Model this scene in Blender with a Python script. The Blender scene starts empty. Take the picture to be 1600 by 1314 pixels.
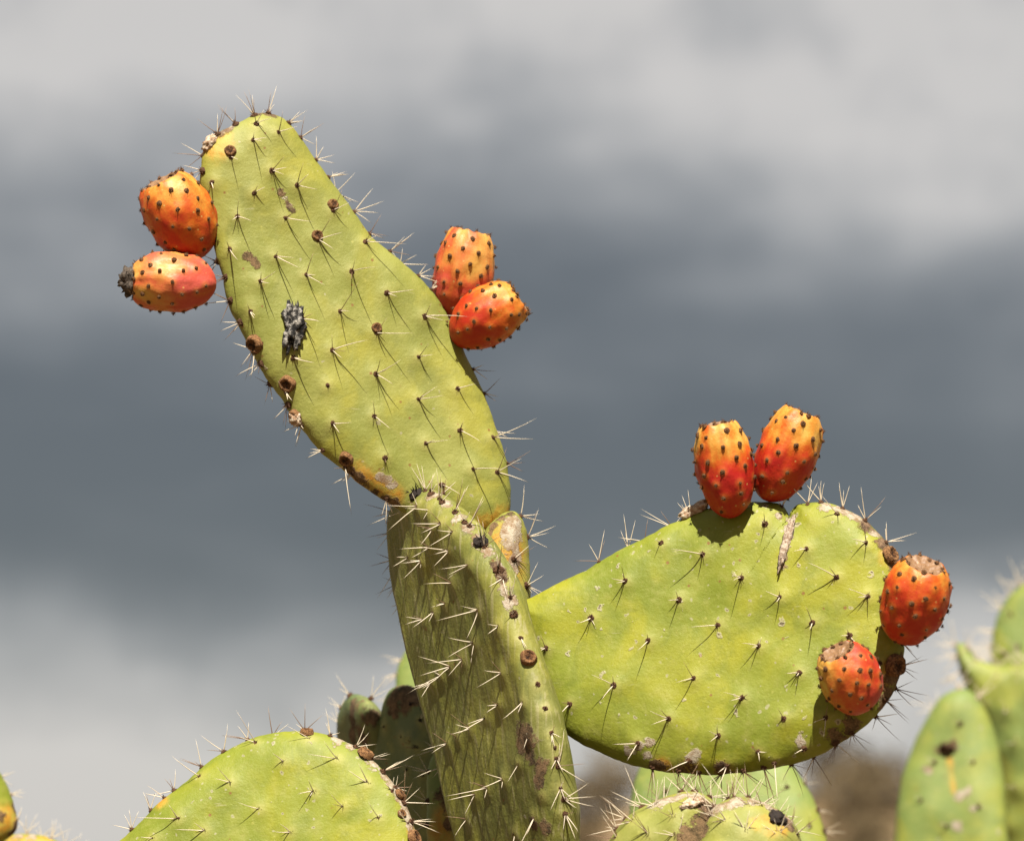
import bpy, math, random
import numpy as np
from mathutils import Vector, Matrix, noise

random.seed(11)
sc = bpy.context.scene
COL = sc.collection

# ------------------------------------------------------------------ camera
W, H = 1600.0, 1314.0
LENS, SENSOR = 125.0, 36.0
K = SENSOR / LENS / W                      # tangent per photo pixel
HORIZON = 1420.0                           # photo row of the level horizon, just under the frame
PITCH = math.atan((HORIZON - H / 2) * K)
CAM = Vector((0, 0, 1.4))
F = Vector((0, math.cos(PITCH), math.sin(PITCH)))
U = Vector((0, -math.sin(PITCH), math.cos(PITCH)))
R = Vector((1, 0, 0))
cd = bpy.data.cameras.new('camera')
cam = bpy.data.objects.new('camera', cd)
COL.objects.link(cam)
cam.location = CAM
cam.rotation_euler = (math.pi / 2 + PITCH, 0, 0)
cd.lens, cd.sensor_width, cd.sensor_fit = LENS, SENSOR, 'HORIZONTAL'
cd.clip_start, cd.clip_end = 0.1, 3000
cd.dof.use_dof = True
cd.dof.focus_distance = 2.97
cd.dof.aperture_fstop = 5.6
cd.dof.aperture_blades = 7
sc.camera = cam

# ------------------------------------------------------------------ sky and sun
SUN_EL, SUN_AZ = 56.0, 3.0                # azimuth: degrees right of straight behind the camera
sdir = Vector((math.sin(math.radians(SUN_AZ)) * math.cos(math.radians(SUN_EL)),
               -math.cos(math.radians(SUN_AZ)) * math.cos(math.radians(SUN_EL)),
               math.sin(math.radians(SUN_EL))))
world = bpy.data.worlds.new('World')
sc.world = world
world.use_nodes = True
wt = world.node_tree
wt.nodes.clear()


def wn(kind, **kw):
    n = wt.nodes.new(kind)
    for k, v in kw.items():
        setattr(n, k, v)
    return n


def wmath(op, a, b=None, clamp=False):
    n = wn('ShaderNodeMath', operation=op, use_clamp=clamp)
    for i, v in enumerate((a, b)):
        if v is None:
            continue
        if isinstance(v, (int, float)):
            n.inputs[i].default_value = v
        else:
            wt.links.new(v, n.inputs[i])
    return n.outputs[0]


wo = wn('ShaderNodeOutputWorld')
bg = wn('ShaderNodeBackground')
bg.inputs['Strength'].default_value = 0.1
wt.links.new(bg.outputs[0], wo.inputs[0])
sky = wn('ShaderNodeTexSky', sky_type='NISHITA', sun_disc=False,
         sun_elevation=math.radians(SUN_EL), sun_rotation=math.radians(180 - SUN_AZ))
tc = wn('ShaderNodeTexCoord')
sep = wn('ShaderNodeSeparateXYZ')
wt.links.new(tc.outputs['Generated'], sep.inputs[0])
# storm cloud in flat layers: a layered pattern in elevation, broken up by noise
mp = wn('ShaderNodeMapping')
mp.inputs['Scale'].default_value = (2.6, 2.6, 7.5)
mp.inputs['Location'].default_value = (0.35, 0.1, 0.55)
wt.links.new(tc.outputs['Generated'], mp.inputs[0])
n1 = wn('ShaderNodeTexNoise')
n1.inputs['Scale'].default_value = 1.6
n1.inputs['Detail'].default_value = 3.0
n1.inputs['Roughness'].default_value = 0.5
wt.links.new(mp.outputs[0], n1.inputs['Vector'])
warp = wmath('MULTIPLY', wmath('SUBTRACT', n1.outputs['Fac'], 0.5), 0.16)
el = wmath('ADD', sep.outputs['Z'], warp)
phase = wmath('MULTIPLY', wmath('SUBTRACT', el, 0.144), 2 * math.pi / 0.222)
layer = wmath('MULTIPLY', wmath('SUBTRACT', 1.0, wmath('COSINE', phase)), 0.5)
n2 = wn('ShaderNodeTexNoise')
n2.inputs['Scale'].default_value = 5.0
n2.inputs['Detail'].default_value = 4.0
wt.links.new(mp.outputs[0], n2.inputs['Vector'])
lay2 = wmath('ADD', layer, wmath('MULTIPLY', wmath('SUBTRACT', n2.outputs['Fac'], 0.5), 0.35), clamp=True)
n3 = wn('ShaderNodeTexNoise')
n3.inputs['Scale'].default_value = 19.0
n3.inputs['Detail'].default_value = 3.0
wt.links.new(tc.outputs['Generated'], n3.inputs['Vector'])
puff = wmath('MULTIPLY', wmath('MULTIPLY', wmath('SUBTRACT', n3.outputs['Fac'], 0.5), 1.25), wmath('ADD', layer, 0.12))
lay2 = wmath('ADD', lay2, puff, clamp=True)
cr = wn('ShaderNodeValToRGB')
cr.color_ramp.interpolation = 'B_SPLINE'
e = cr.color_ramp.elements
e[0].position, e[0].color = 0.0, (0.080, 0.091, 0.101, 1)
e[1].position, e[1].color = 1.0, (0.70, 0.67, 0.635, 1)
m = cr.color_ramp.elements.new(0.5)
m.color = (0.295, 0.305, 0.315, 1)
wt.links.new(lay2, cr.inputs[0])
sc_c = wn('ShaderNodeVectorMath', operation='SCALE')
sc_c.inputs['Scale'].default_value = 3.0
wt.links.new(cr.outputs[0], sc_c.inputs[0])
mx = wn('ShaderNodeMix', data_type='RGBA')
mx.inputs['Factor'].default_value = 0.97
wt.links.new(sky.outputs[0], mx.inputs['A'])
wt.links.new(sc_c.outputs[0], mx.inputs['B'])
wt.links.new(mx.outputs['Result'], bg.inputs['Color'])

sl = bpy.data.lights.new('sun', 'SUN')
sl.energy, sl.angle, sl.color = 4.6, math.radians(0.53), (1.0, 0.94, 0.84)
sun = bpy.data.objects.new('sun', sl)
COL.objects.link(sun)
sun.rotation_euler = (-sdir).to_track_quat('-Z', 'Y').to_euler()
sun.location = (1, -2, 6)

vs = sc.view_settings
vs.view_transform, vs.look, vs.gamma, vs.exposure = 'Standard', 'None', 1.0, 1.65
vs.use_curve_mapping = False
sc.cycles.use_denoising = True
sc.cycles.max_bounces = 6


# ------------------------------------------------------------------ helpers
def ray(px, py):
    return F + R * ((px - W / 2) * K) + U * ((H / 2 - py) * K)


def at(px, py, depth):                     # point on the pixel's ray at a depth along the view axis
    return CAM + ray(px, py) * depth


def project(p):
    d = p - CAM
    z = d.dot(F)
    return W / 2 + d.dot(R) / z / K, H / 2 - d.dot(U) / z / K


def smooth(a, b, x):
    t = min(1.0, max(0.0, (x - a) / (b - a)))
    return t * t * (3 - 2 * t)


WM = {}


def link(o, world_matrix, parent=None):
    COL.objects.link(o)
    WM[o] = world_matrix.copy()
    if parent is not None:
        o.parent = parent
        o.matrix_parent_inverse = WM[parent].inverted()
    o.matrix_basis = world_matrix
    return o


def thing(name, loc, label, cat, group=None):
    o = bpy.data.objects.new(name, None)
    o.empty_display_size = 0.1
    link(o, Matrix.Translation(loc))
    o['label'], o['category'] = label, cat
    if group:
        o['group'] = group
    return o


def mesh_from(name, verts, faces, mat, smooth_shade=True):
    me = bpy.data.meshes.new(name)
    me.from_pydata([tuple(v) for v in verts], [], faces)
    me.materials.append(mat)
    if smooth_shade:
        me.polygons.foreach_set('use_smooth', [True] * len(me.polygons))
    me.update()
    return me


def add(name, me, mw, parent, label=None, kind=None):
    o = bpy.data.objects.new(name, me)
    link(o, mw, parent)
    if label:
        o['label'] = label
    if kind:
        o['kind'] = kind
    return o


def attr_f(me, name, vals):
    a = me.attributes.new(name, 'FLOAT', 'POINT')
    a.data.foreach_set('value', np.asarray(vals, dtype=np.float32))


def attr_c(me, name, vals):
    a = me.attributes.new(name, 'FLOAT_COLOR', 'POINT')
    a.data.foreach_set('color', np.asarray(vals, dtype=np.float32).ravel())


# ------------------------------------------------------------------ materials
class MatB:
    def __init__(self, name):
        self.m = bpy.data.materials.new(name)
        self.m.use_nodes = True
        self.t = self.m.node_tree
        self.t.nodes.clear()
        self.out = self.t.nodes.new('ShaderNodeOutputMaterial')
        self.p = self.t.nodes.new('ShaderNodeBsdfPrincipled')
        self.t.links.new(self.p.outputs[0], self.out.inputs[0])
        self.tc = self.t.nodes.new('ShaderNodeTexCoord')

    def n(self, kind, **kw):
        x = self.t.nodes.new(kind)
        for k, v in kw.items():
            setattr(x, k, v)
        return x

    def l(self, a, b):
        self.t.links.new(a, b)

    def set(self, sock, v):
        if isinstance(v, (int, float, tuple)):
            sock.default_value = v
        else:
            self.l(v, sock)

    def noise(self, scale, detail=3.0, rough=0.5, vec=None, dist=0.0):
        x = self.n('ShaderNodeTexNoise')
        x.inputs['Scale'].default_value = scale
        x.inputs['Detail'].default_value = detail
        x.inputs['Roughness'].default_value = rough
        x.inputs['Distortion'].default_value = dist
        self.l(vec if vec is not None else self.tc.outputs['Object'], x.inputs['Vector'])
        return x.outputs['Fac']

    def math(self, op, a, b=None, c=None, clamp=False):
        x = self.n('ShaderNodeMath', operation=op, use_clamp=clamp)
        for i, v in enumerate((a, b, c)):
            if v is not None:
                self.set(x.inputs[i], v)
        return x.outputs[0]

    def step(self, v, a, b, lo=0.0, hi=1.0):
        x = self.n('ShaderNodeMapRange', interpolation_type='SMOOTHSTEP')
        self.l(v, x.inputs['Value'])
        x.inputs['From Min'].default_value, x.inputs['From Max'].default_value = a, b
        x.inputs['To Min'].default_value, x.inputs['To Max'].default_value = lo, hi
        return x.outputs[0]

    def mix(self, f, a, b):
        x = self.n('ShaderNodeMix', data_type='RGBA')
        self.set(x.inputs['Factor'], f)
        self.set(x.inputs['A'], a)
        self.set(x.inputs['B'], b)
        return x.outputs['Result']

    def mapping(self, scale, rot=(0, 0, 0)):
        x = self.n('ShaderNodeMapping')
        x.inputs['Scale'].default_value = scale
        x.inputs['Rotation'].default_value = rot
        self.l(self.tc.outputs['Object'], x.inputs[0])
        return x.outputs[0]

    def vor(self, scale, rnd=1.0, warp=0.0):
        x = self.n('ShaderNodeTexVoronoi')
        x.inputs['Scale'].default_value = scale
        x.inputs['Randomness'].default_value = rnd
        src = self.tc.outputs['Object']
        if warp:
            nz = self.n('ShaderNodeTexNoise')
            nz.inputs['Scale'].default_value = 160.0
            self.l(src, nz.inputs['Vector'])
            mad = self.n('ShaderNodeVectorMath', operation='MULTIPLY_ADD')
            self.l(nz.outputs['Color'], mad.inputs[0])
            mad.inputs[1].default_value = (warp, warp, warp)
            self.l(src, mad.inputs[2])
            src = mad.outputs[0]
        self.l(src, x.inputs['Vector'])
        s = self.n('ShaderNodeSeparateColor')
        self.l(x.outputs['Color'], s.inputs[0])
        return x.outputs['Distance'], s.outputs[0], s.outputs[1]

    def attr(self, name):
        x = self.n('ShaderNodeAttribute', attribute_name=name)
        return x

    def bump(self, h, strength, dist=0.002, prev=None):
        x = self.n('ShaderNodeBump')
        x.inputs['Strength'].default_value = strength
        x.inputs['Distance'].default_value = dist
        self.l(h, x.inputs['Height'])
        if prev is not None:
            self.l(prev, x.inputs['Normal'])
        return x.outputs[0]

    def finish(self, col, rough=0.6, normal=None, spec=0.35, sss=0.0, albedo=0.62):
        sc_ = self.n('ShaderNodeVectorMath', operation='SCALE')
        self.set(sc_.inputs[0], col if not isinstance(col, tuple) else col[:3])
        sc_.inputs['Scale'].default_value = albedo
        self.l(sc_.outputs[0], self.p.inputs['Base Color'])
        self.set(self.p.inputs['Roughness'], rough)
        self.p.inputs['Specular IOR Level'].default_value = spec
        if sss:
            self.p.inputs['Subsurface Weight'].default_value = sss
            self.p.inputs['Subsurface Radius'].default_value = (1.0, 0.5, 0.2)
            self.p.inputs['Subsurface Scale'].default_value = 0.004
        if normal is not None:
            self.l(normal, self.p.inputs['Normal'])
        return self.m


def pad_mat(name, ca, cb, cy, streak=0.0, specks=0.5, brown=0.5, tilt=0.0):
    b = MatB(name)
    big = b.noise(9.0, 2.0)
    mid = b.noise(38.0, 4.0, 0.6)
    fine = b.noise(420.0, 3.0, 0.6)
    col = b.mix(b.step(b.math('ADD', big, b.math('MULTIPLY', b.math('SUBTRACT', mid, 0.5), 0.5)), 0.32, 0.68), ca + (1,), cb + (1,))
    col = b.mix(b.step(b.noise(14.0, 3.0, 0.55, dist=0.6), 0.44, 0.66, 0, 0.85), col, cy + (1,))
    # waxy pale bloom
    col = b.mix(b.step(b.noise(70.0, 5.0, 0.7), 0.48, 0.70, 0, 0.36), col, (0.33, 0.32, 0.085, 1))
    h = b.math('ADD', b.math('MULTIPLY', fine, 0.45), b.math('MULTIPLY', b.noise(150.0, 5.0, 0.7), 1.3))
    if streak:
        mv = b.mapping((230, 230, 10), (0, tilt, 0))
        s1 = b.noise(1.0, 4.0, 0.55, vec=mv)
        col = b.mix(b.step(s1, 0.54, 0.66, 0, streak), col, (0.36, 0.32, 0.17, 1))
        col = b.mix(b.step(s1, 0.48, 0.30, 0, streak), col, (0.10, 0.115, 0.028, 1))
        h = b.math('ADD', h, b.math('MULTIPLY', s1, 1.6))
    # blotches, faint scratches and dust
    bl = b.noise(26.0, 6.0, 0.7, dist=0.8)
    col = b.mix(b.step(bl, 0.48, 0.68, 0, 0.50), col, (ca[0] * 0.72, ca[1] * 0.74, ca[2] * 0.8, 1))
    du = b.noise(260.0, 5.0, 0.8)
    col = b.mix(b.step(du, 0.54, 0.74, 0, 0.30), col, (0.40, 0.37, 0.12, 1))
    col = b.mix(b.step(b.noise(330.0, 5.0, 0.75), 0.56, 0.74, 0, 0.38), col, (0.16, 0.15, 0.04, 1))
    sv = b.mapping((40, 40, 320), (0.4, 0.9, 0.2))
    sr = b.noise(1.0, 2.0, 0.5, vec=sv)
    col = b.mix(b.math('MULTIPLY', b.step(sr, 0.70, 0.76), b.step(bl, 0.45, 0.6, 0, 0.35)), col, (0.40, 0.36, 0.22, 1))
    hal = b.attr('marks').outputs['Alpha']
    col = b.mix(b.math('MULTIPLY', hal, 0.5), col, (0.42, 0.37, 0.115, 1))
    # tiny yellow and rusty dots
    d, r1, r2 = b.vor(120.0)
    dot = b.math('MULTIPLY', b.step(b.math('ADD', d, b.math('MULTIPLY', r2, 0.16)), 0.24, 0.12), b.math('LESS_THAN', r1, 0.16 * brown + 0.02))
    col = b.mix(b.math('MULTIPLY', dot, 0.85), col, (0.20, 0.085, 0.02, 1))
    d2, r3, r4 = b.vor(170.0)
    dot2 = b.math('MULTIPLY', b.step(b.math('ADD', d2, b.math('MULTIPLY', r4, 0.22)), 0.30, 0.10), b.math('LESS_THAN', r3, 0.22))
    col = b.mix(b.math('MULTIPLY', dot2, 0.32), col, (0.50, 0.46, 0.12, 1))
    # grey corky pits with a dark centre
    d3, r5, r6 = b.vor(74.0, 1.0, 0.010)
    sel = b.math('LESS_THAN', r5, 0.20 * specks)
    ring = b.math('MULTIPLY', b.step(b.math('ADD', d3, b.math('MULTIPLY', r6, 0.14)), 0.24, 0.17), sel)
    col = b.mix(b.math('MULTIPLY', ring, 0.6), col, (0.42, 0.36, 0.27, 1))
    core = b.math('MULTIPLY', b.step(b.math('ADD', d3, b.math('MULTIPLY', r6, 0.10)), 0.13, 0.06), sel)
    col = b.mix(b.math('MULTIPLY', core, 0.85), col, (0.12, 0.085, 0.05, 1))
    h = b.math('ADD', h, b.math('MULTIPLY', ring, 0.7))
    h = b.math('SUBTRACT', h, b.math('MULTIPLY', core, 1.2))
    d5, r7, r8 = b.vor(150.0, 1.0, 0.006)
    sel2 = b.math('LESS_THAN', r7, 0.22 * specks)
    ring2 = b.math('MULTIPLY', b.step(b.math('ADD', d5, b.math('MULTIPLY', r8, 0.16)), 0.30, 0.2), sel2)
    col = b.mix(b.math('MULTIPLY', ring2, 0.5), col, (0.42, 0.37, 0.27, 1))
    core2 = b.math('MULTIPLY', b.step(b.math('ADD', d5, b.math('MULTIPLY', r8, 0.12)), 0.16, 0.08), sel2)
    col = b.mix(b.math('MULTIPLY', core2, 0.8), col, (0.14, 0.10, 0.05, 1))
    # painted wear: cork (R), yellow-orange (G), dark brown (B)
    at_ = b.attr('marks')
    sp = b.n('ShaderNodeSeparateColor')
    b.l(at_.outputs['Color'], sp.inputs[0])
    rag = b.math('ADD', b.math('MULTIPLY', b.math('SUBTRACT', b.noise(85.0, 6.0, 0.72), 0.5), 4.2),
                 b.math('MULTIPLY', b.math('SUBTRACT', b.noise(420.0, 4.0, 0.7), 0.5), 0.7))
    grain = b.noise(600.0, 5.0, 0.75)
    blot = b.noise(90.0, 4.0, 0.65)
    og = b.step(b.math('ADD', sp.outputs[1], b.math('MULTIPLY', rag, 0.45)), 0.10, 1.0)
    ocol = b.mix(b.step(blot, 0.35, 0.65), (0.50, 0.22, 0.022, 1), (0.44, 0.34, 0.055, 1))
    col = b.mix(b.math('MULTIPLY', b.math('MULTIPLY', og, b.step(sp.outputs[1], 0.0, 0.8)), 0.9), col, ocol)
    ck = b.math('MULTIPLY', b.step(b.math('ADD', sp.outputs[0], b.math('MULTIPLY', rag, 0.6)), 0.50, 0.70), b.step(sp.outputs[0], 0.10, 0.55))
    ccol = b.mix(b.step(b.math('ADD', b.math('MULTIPLY', grain, 0.45), b.math('MULTIPLY', blot, 0.55)), 0.40, 0.60), (0.24, 0.15, 0.085, 1), (0.50, 0.43, 0.34, 1))
    col = b.mix(b.math('MULTIPLY', ck, 0.92), col, ccol)
    bk = b.math('MULTIPLY', b.step(b.math('ADD', sp.outputs[2], b.math('MULTIPLY', rag, 0.6)), 0.48, 0.72), b.step(sp.outputs[2], 0.10, 0.55))
    bcol = b.mix(b.step(b.math('ADD', b.math('MULTIPLY', grain, 0.45), b.math('MULTIPLY', blot, 0.55)), 0.38, 0.62), (0.035, 0.018, 0.010, 1), (0.23, 0.135, 0.07, 1))
    col = b.mix(b.math('MULTIPLY', bk, 0.93), col, bcol)
    wear = b.math('MAXIMUM', ck, bk)
    h = b.math('ADD', h, b.math('MULTIPLY', wear, b.math('ADD', 0.5, b.math('MULTIPLY', grain, 2.2))))
    nrm = b.bump(h, 0.55, 0.0009)
    rough = b.math('ADD', b.math('ADD', 0.52, b.math('MULTIPLY', wear, 0.35)), b.math('MULTIPLY', mid, 0.14))
    return b.finish(col, rough, nrm, 0.26, 0.0)


def plain_mat(name, c1, c2, scale, rough=0.8, bump=0.5, bdist=0.001, spec=0.25, lo=0.35, hi=0.65):
    b = MatB(name)
    n = b.noise(scale, 5.0, 0.65)
    return b.finish(b.mix(b.step(n, lo, hi), c1 + (1,), c2 + (1,)), rough, b.bump(n, bump, bdist), spec)


def spine_mat(name):
    b = MatB(name)
    t = b.attr('t').outputs['Fac']
    dk = b.attr('dark').outputs['Fac']
    bone = b.mix(b.noise(60.0, 2.0), (0.50, 0.41, 0.27, 1), (0.66, 0.58, 0.45, 1))
    dark = b.mix(t, (0.10, 0.045, 0.02, 1), (0.26, 0.17, 0.10, 1))
    c = b.mix(dk, bone, dark)
    c = b.mix(b.step(t, 0.16, 0.02), c, (0.11, 0.05, 0.022, 1))
    return b.finish(c, 0.5, None, 0.4, 0, 0.74)


def fruit_mat(name):
    b = MatB(name)
    ripe = b.attr('ripe').outputs['Fac']
    mot = b.noise(120.0, 4.0, 0.6)
    v = b.math('ADD', ripe, b.math('MULTIPLY', b.math('SUBTRACT', mot, 0.5), 0.45))
    v = b.math('ADD', v, b.math('ADD', 0.05, b.math('MULTIPLY', b.math('SUBTRACT', b.noise(420.0, 4.0, 0.7), 0.5), 0.3)))
    x = b.n('ShaderNodeValToRGB')
    b.l(v, x.inputs[0])
    el = x.color_ramp.elements
    el[0].position, el[0].color = 0.0, (0.62, 0.37, 0.075, 1)
    el[1].position, el[1].color = 1.0, (0.42, 0.010, 0.005, 1)
    for p, c in ((0.22, (0.60, 0.245, 0.030, 1)), (0.42, (0.54, 0.108, 0.007, 1)), (0.66, (0.47, 0.036, 0.004, 1))):
        q = el.new(p)
        q.color = c
    col = x.outputs[0]
    pink = b.attr('pink').outputs['Fac']
    col = b.mix(pink, col, (0.54, 0.085, 0.055, 1))
    halo = b.attr('halo').outputs['Fac']
    col = b.mix(b.math('MULTIPLY', halo, 0.5), col, (0.62, 0.27, 0.04, 1))
    dead = b.attr('dead').outputs['Fac']
    rag = b.math('ADD', dead, b.math('MULTIPLY', b.math('SUBTRACT', b.noise(230.0, 5.0, 0.7), 0.5), 0.9))
    col = b.mix(b.step(rag, 0.42, 0.6), col, b.mix(b.noise(500.0, 4.0, 0.7), (0.13, 0.055, 0.025, 1), (0.36, 0.21, 0.10, 1)))
    fr, fr2, _ = b.vor(260.0)
    fl = b.math('MULTIPLY', b.step(fr, 0.3, 0.12), b.math('LESS_THAN', fr2, 0.08))
    col = b.mix(b.math('MULTIPLY', fl, 0.6), col, (0.62, 0.42, 0.12, 1))
    h = b.math('ADD', b.math('MULTIPLY', b.noise(90.0, 4.0, 0.6), 1.0), b.math('MULTIPLY', b.noise(700.0, 2.0), 0.12))
    return b.finish(col, b.step(mot, 0.3, 0.7, 0.46, 0.60), b.bump(h, 0.55, 0.0016), 0.28, 0.06)


def scar_mat(name):
    b = MatB(name)
    n = b.noise(3.0, 6.0, 0.75)
    rim = b.mix(b.step(n, 0.38, 0.62), (0.07, 0.032, 0.014, 1), (0.33, 0.17, 0.07, 1))
    pit = b.mix(b.step(n, 0.42, 0.64), (0.018, 0.009, 0.005, 1), (0.17, 0.075, 0.03, 1))
    return b.finish(b.mix(b.attr('pit').outputs['Fac'], rim, pit), 0.92, b.bump(b.noise(9.0, 5.0, 0.7), 0.8, 0.0008), 0.15)


M = {
    'pad': pad_mat('cactus_skin_olive', (0.212, 0.224, 0.038), (0.262, 0.266, 0.056), (0.305, 0.285, 0.036), 0, 0.12, 1.0),
    'pad_lime': pad_mat('cactus_skin_lime', (0.172, 0.205, 0.014), (0.222, 0.246, 0.021), (0.298, 0.290, 0.014), 0, 1.6, 0.5),
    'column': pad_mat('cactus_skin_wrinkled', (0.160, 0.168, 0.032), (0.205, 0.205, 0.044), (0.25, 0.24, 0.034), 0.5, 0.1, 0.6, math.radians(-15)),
    'far': pad_mat('cactus_skin_pale', (0.165, 0.222, 0.052), (0.205, 0.258, 0.058), (0.27, 0.285, 0.040), 0, 0.3, 0.8),
    'shade': pad_mat('cactus_skin_shaded', (0.115, 0.155, 0.055), (0.145, 0.185, 0.062), (0.19, 0.205, 0.06), 0, 0.3, 0.8),  # pad skin with shade put into its colour, for the back pads
    'stem': pad_mat('cactus_skin_woody', (0.16, 0.15, 0.065), (0.22, 0.19, 0.09), (0.25, 0.20, 0.10), 0.8, 1.0, 1.0),
    'spine': spine_mat('spine_bone'),
    'areole': plain_mat('areole_felt', (0.035, 0.016, 0.008), (0.14, 0.065, 0.028), 900, 0.95),
    'felt': plain_mat('areole_pale_felt', (0.30, 0.22, 0.14), (0.48, 0.40, 0.30), 900, 0.95),
    'black': plain_mat('blackened_tuft', (0.008, 0.006, 0.005), (0.03, 0.018, 0.012), 700, 0.8),
    'tuft': plain_mat('glochid_bristle', (0.065, 0.028, 0.010), (0.19, 0.085, 0.030), 1200, 0.9),
    'fruit': fruit_mat('prickly_pear_skin'),
    'cork': plain_mat('cork_scar', (0.20, 0.12, 0.07), (0.52, 0.43, 0.33), 420, 0.9, 0.9),
    'scar': scar_mat('fruit_scar_cork'),
    'pit': plain_mat('fruit_scar_pit', (0.020, 0.010, 0.005), (0.09, 0.042, 0.018), 500, 0.95, 0.9),
    'husk': plain_mat('dry_pale_husk', (0.34, 0.19, 0.10), (0.66, 0.56, 0.42), 300, 0.9, 0.9),
    'ash': plain_mat('withered_ash', (0.008, 0.007, 0.006), (0.50, 0.46, 0.40), 230, 0.9, 1.0, 0.002, lo=0.44, hi=0.74),
    'dryflower': plain_mat('dry_flower_dark', (0.035, 0.025, 0.018), (0.13, 0.10, 0.075), 500, 0.9, 1.0),
}

# ------------------------------------------------------------------ ground
gb = MatB('dry_soil')
gn = gb.noise(0.9, 8.0, 0.6)
g2 = gb.noise(0.07, 4.0, 0.55)
gc = gb.mix(gb.step(gn, 0.35, 0.65), (0.17, 0.105, 0.058, 1), (0.26, 0.18, 0.105, 1))
gc = gb.mix(gb.step(g2, 0.45, 0.65), gc, (0.20, 0.15, 0.075, 1))
ground_mat = gb.finish(gc, 0.95, gb.bump(gb.noise(9.0, 8.0, 0.7), 0.8, 0.05), 0.1, 0, 0.8)


def ground_z(x, y):
    r = math.hypot(x, y)
    az = math.atan2(x, y)
    rise = 0.0295 * smooth(-0.10, 0.05, az) * (1 - smooth(0.9, 1.6, abs(az)))
    prof = math.exp(-((r - 130) / 46) ** 2) if r < 130 else math.exp(-((r - 130) / 160) ** 2)
    z = prof * (1.4 * smooth(-0.10, 0.05, az) + rise * 130)
    z += 0.45 * prof * noise.noise(Vector((x * 0.06, y * 0.06, 3.1)))
    z += 0.05 * noise.noise(Vector((x * 0.35, y * 0.35, 0))) * smooth(5.5, 9, r)
    return z


def build_ground():
    verts, faces = [(0, 0, 0)], []
    NA = 160
    rs = [0.6 * (1.085 ** i) for i in range(100)]
    for r in rs:
        for a in range(NA):
            t = 2 * math.pi * a / NA
            x, y = r * math.sin(t), r * math.cos(t)
            verts.append((x, y, ground_z(x, y)))
    for a in range(NA):
        faces.append((0, 1 + (a + 1) % NA, 1 + a))
    for i in range(len(rs) - 1):
        for a in range(NA):
            p, q = 1 + i * NA + a, 1 + i * NA + (a + 1) % NA
            faces.append((p, q, q + NA, p + NA))
    me = mesh_from('ground', verts, faces, ground_mat)
    o = add('ground', me, Matrix.Identity(4), None)
    o['kind'], o['label'] = 'structure', 'dry brown soil rising to a low bare hillside'


build_ground()


# ------------------------------------------------------------------ pads
def catmull(pts, n):
    pts = np.asarray(pts, float)
    m = len(pts)
    out = []
    for i in range(m):
        p0, p1, p2, p3 = pts[i - 1], pts[i], pts[(i + 1) % m], pts[(i + 2) % m]
        for j in range(12):
            t = j / 12
            out.append(0.5 * ((2 * p1) + (-p0 + p2) * t + (2 * p0 - 5 * p1 + 4 * p2 - p3) * t * t
                              + (-p0 + 3 * p1 - 3 * p2 + p3) * t ** 3))
    out = np.array(out)
    seg = np.linalg.norm(np.roll(out, -1, 0) - out, axis=1)
    s = np.concatenate([[0], np.cumsum(seg)])
    tt = np.linspace(0, s[-1], n, endpoint=False)
    ext = np.vstack([out, out[:1]])
    return np.stack([np.interp(tt, s, ext[:, 0]), np.interp(tt, s, ext[:, 1])], 1)


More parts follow.
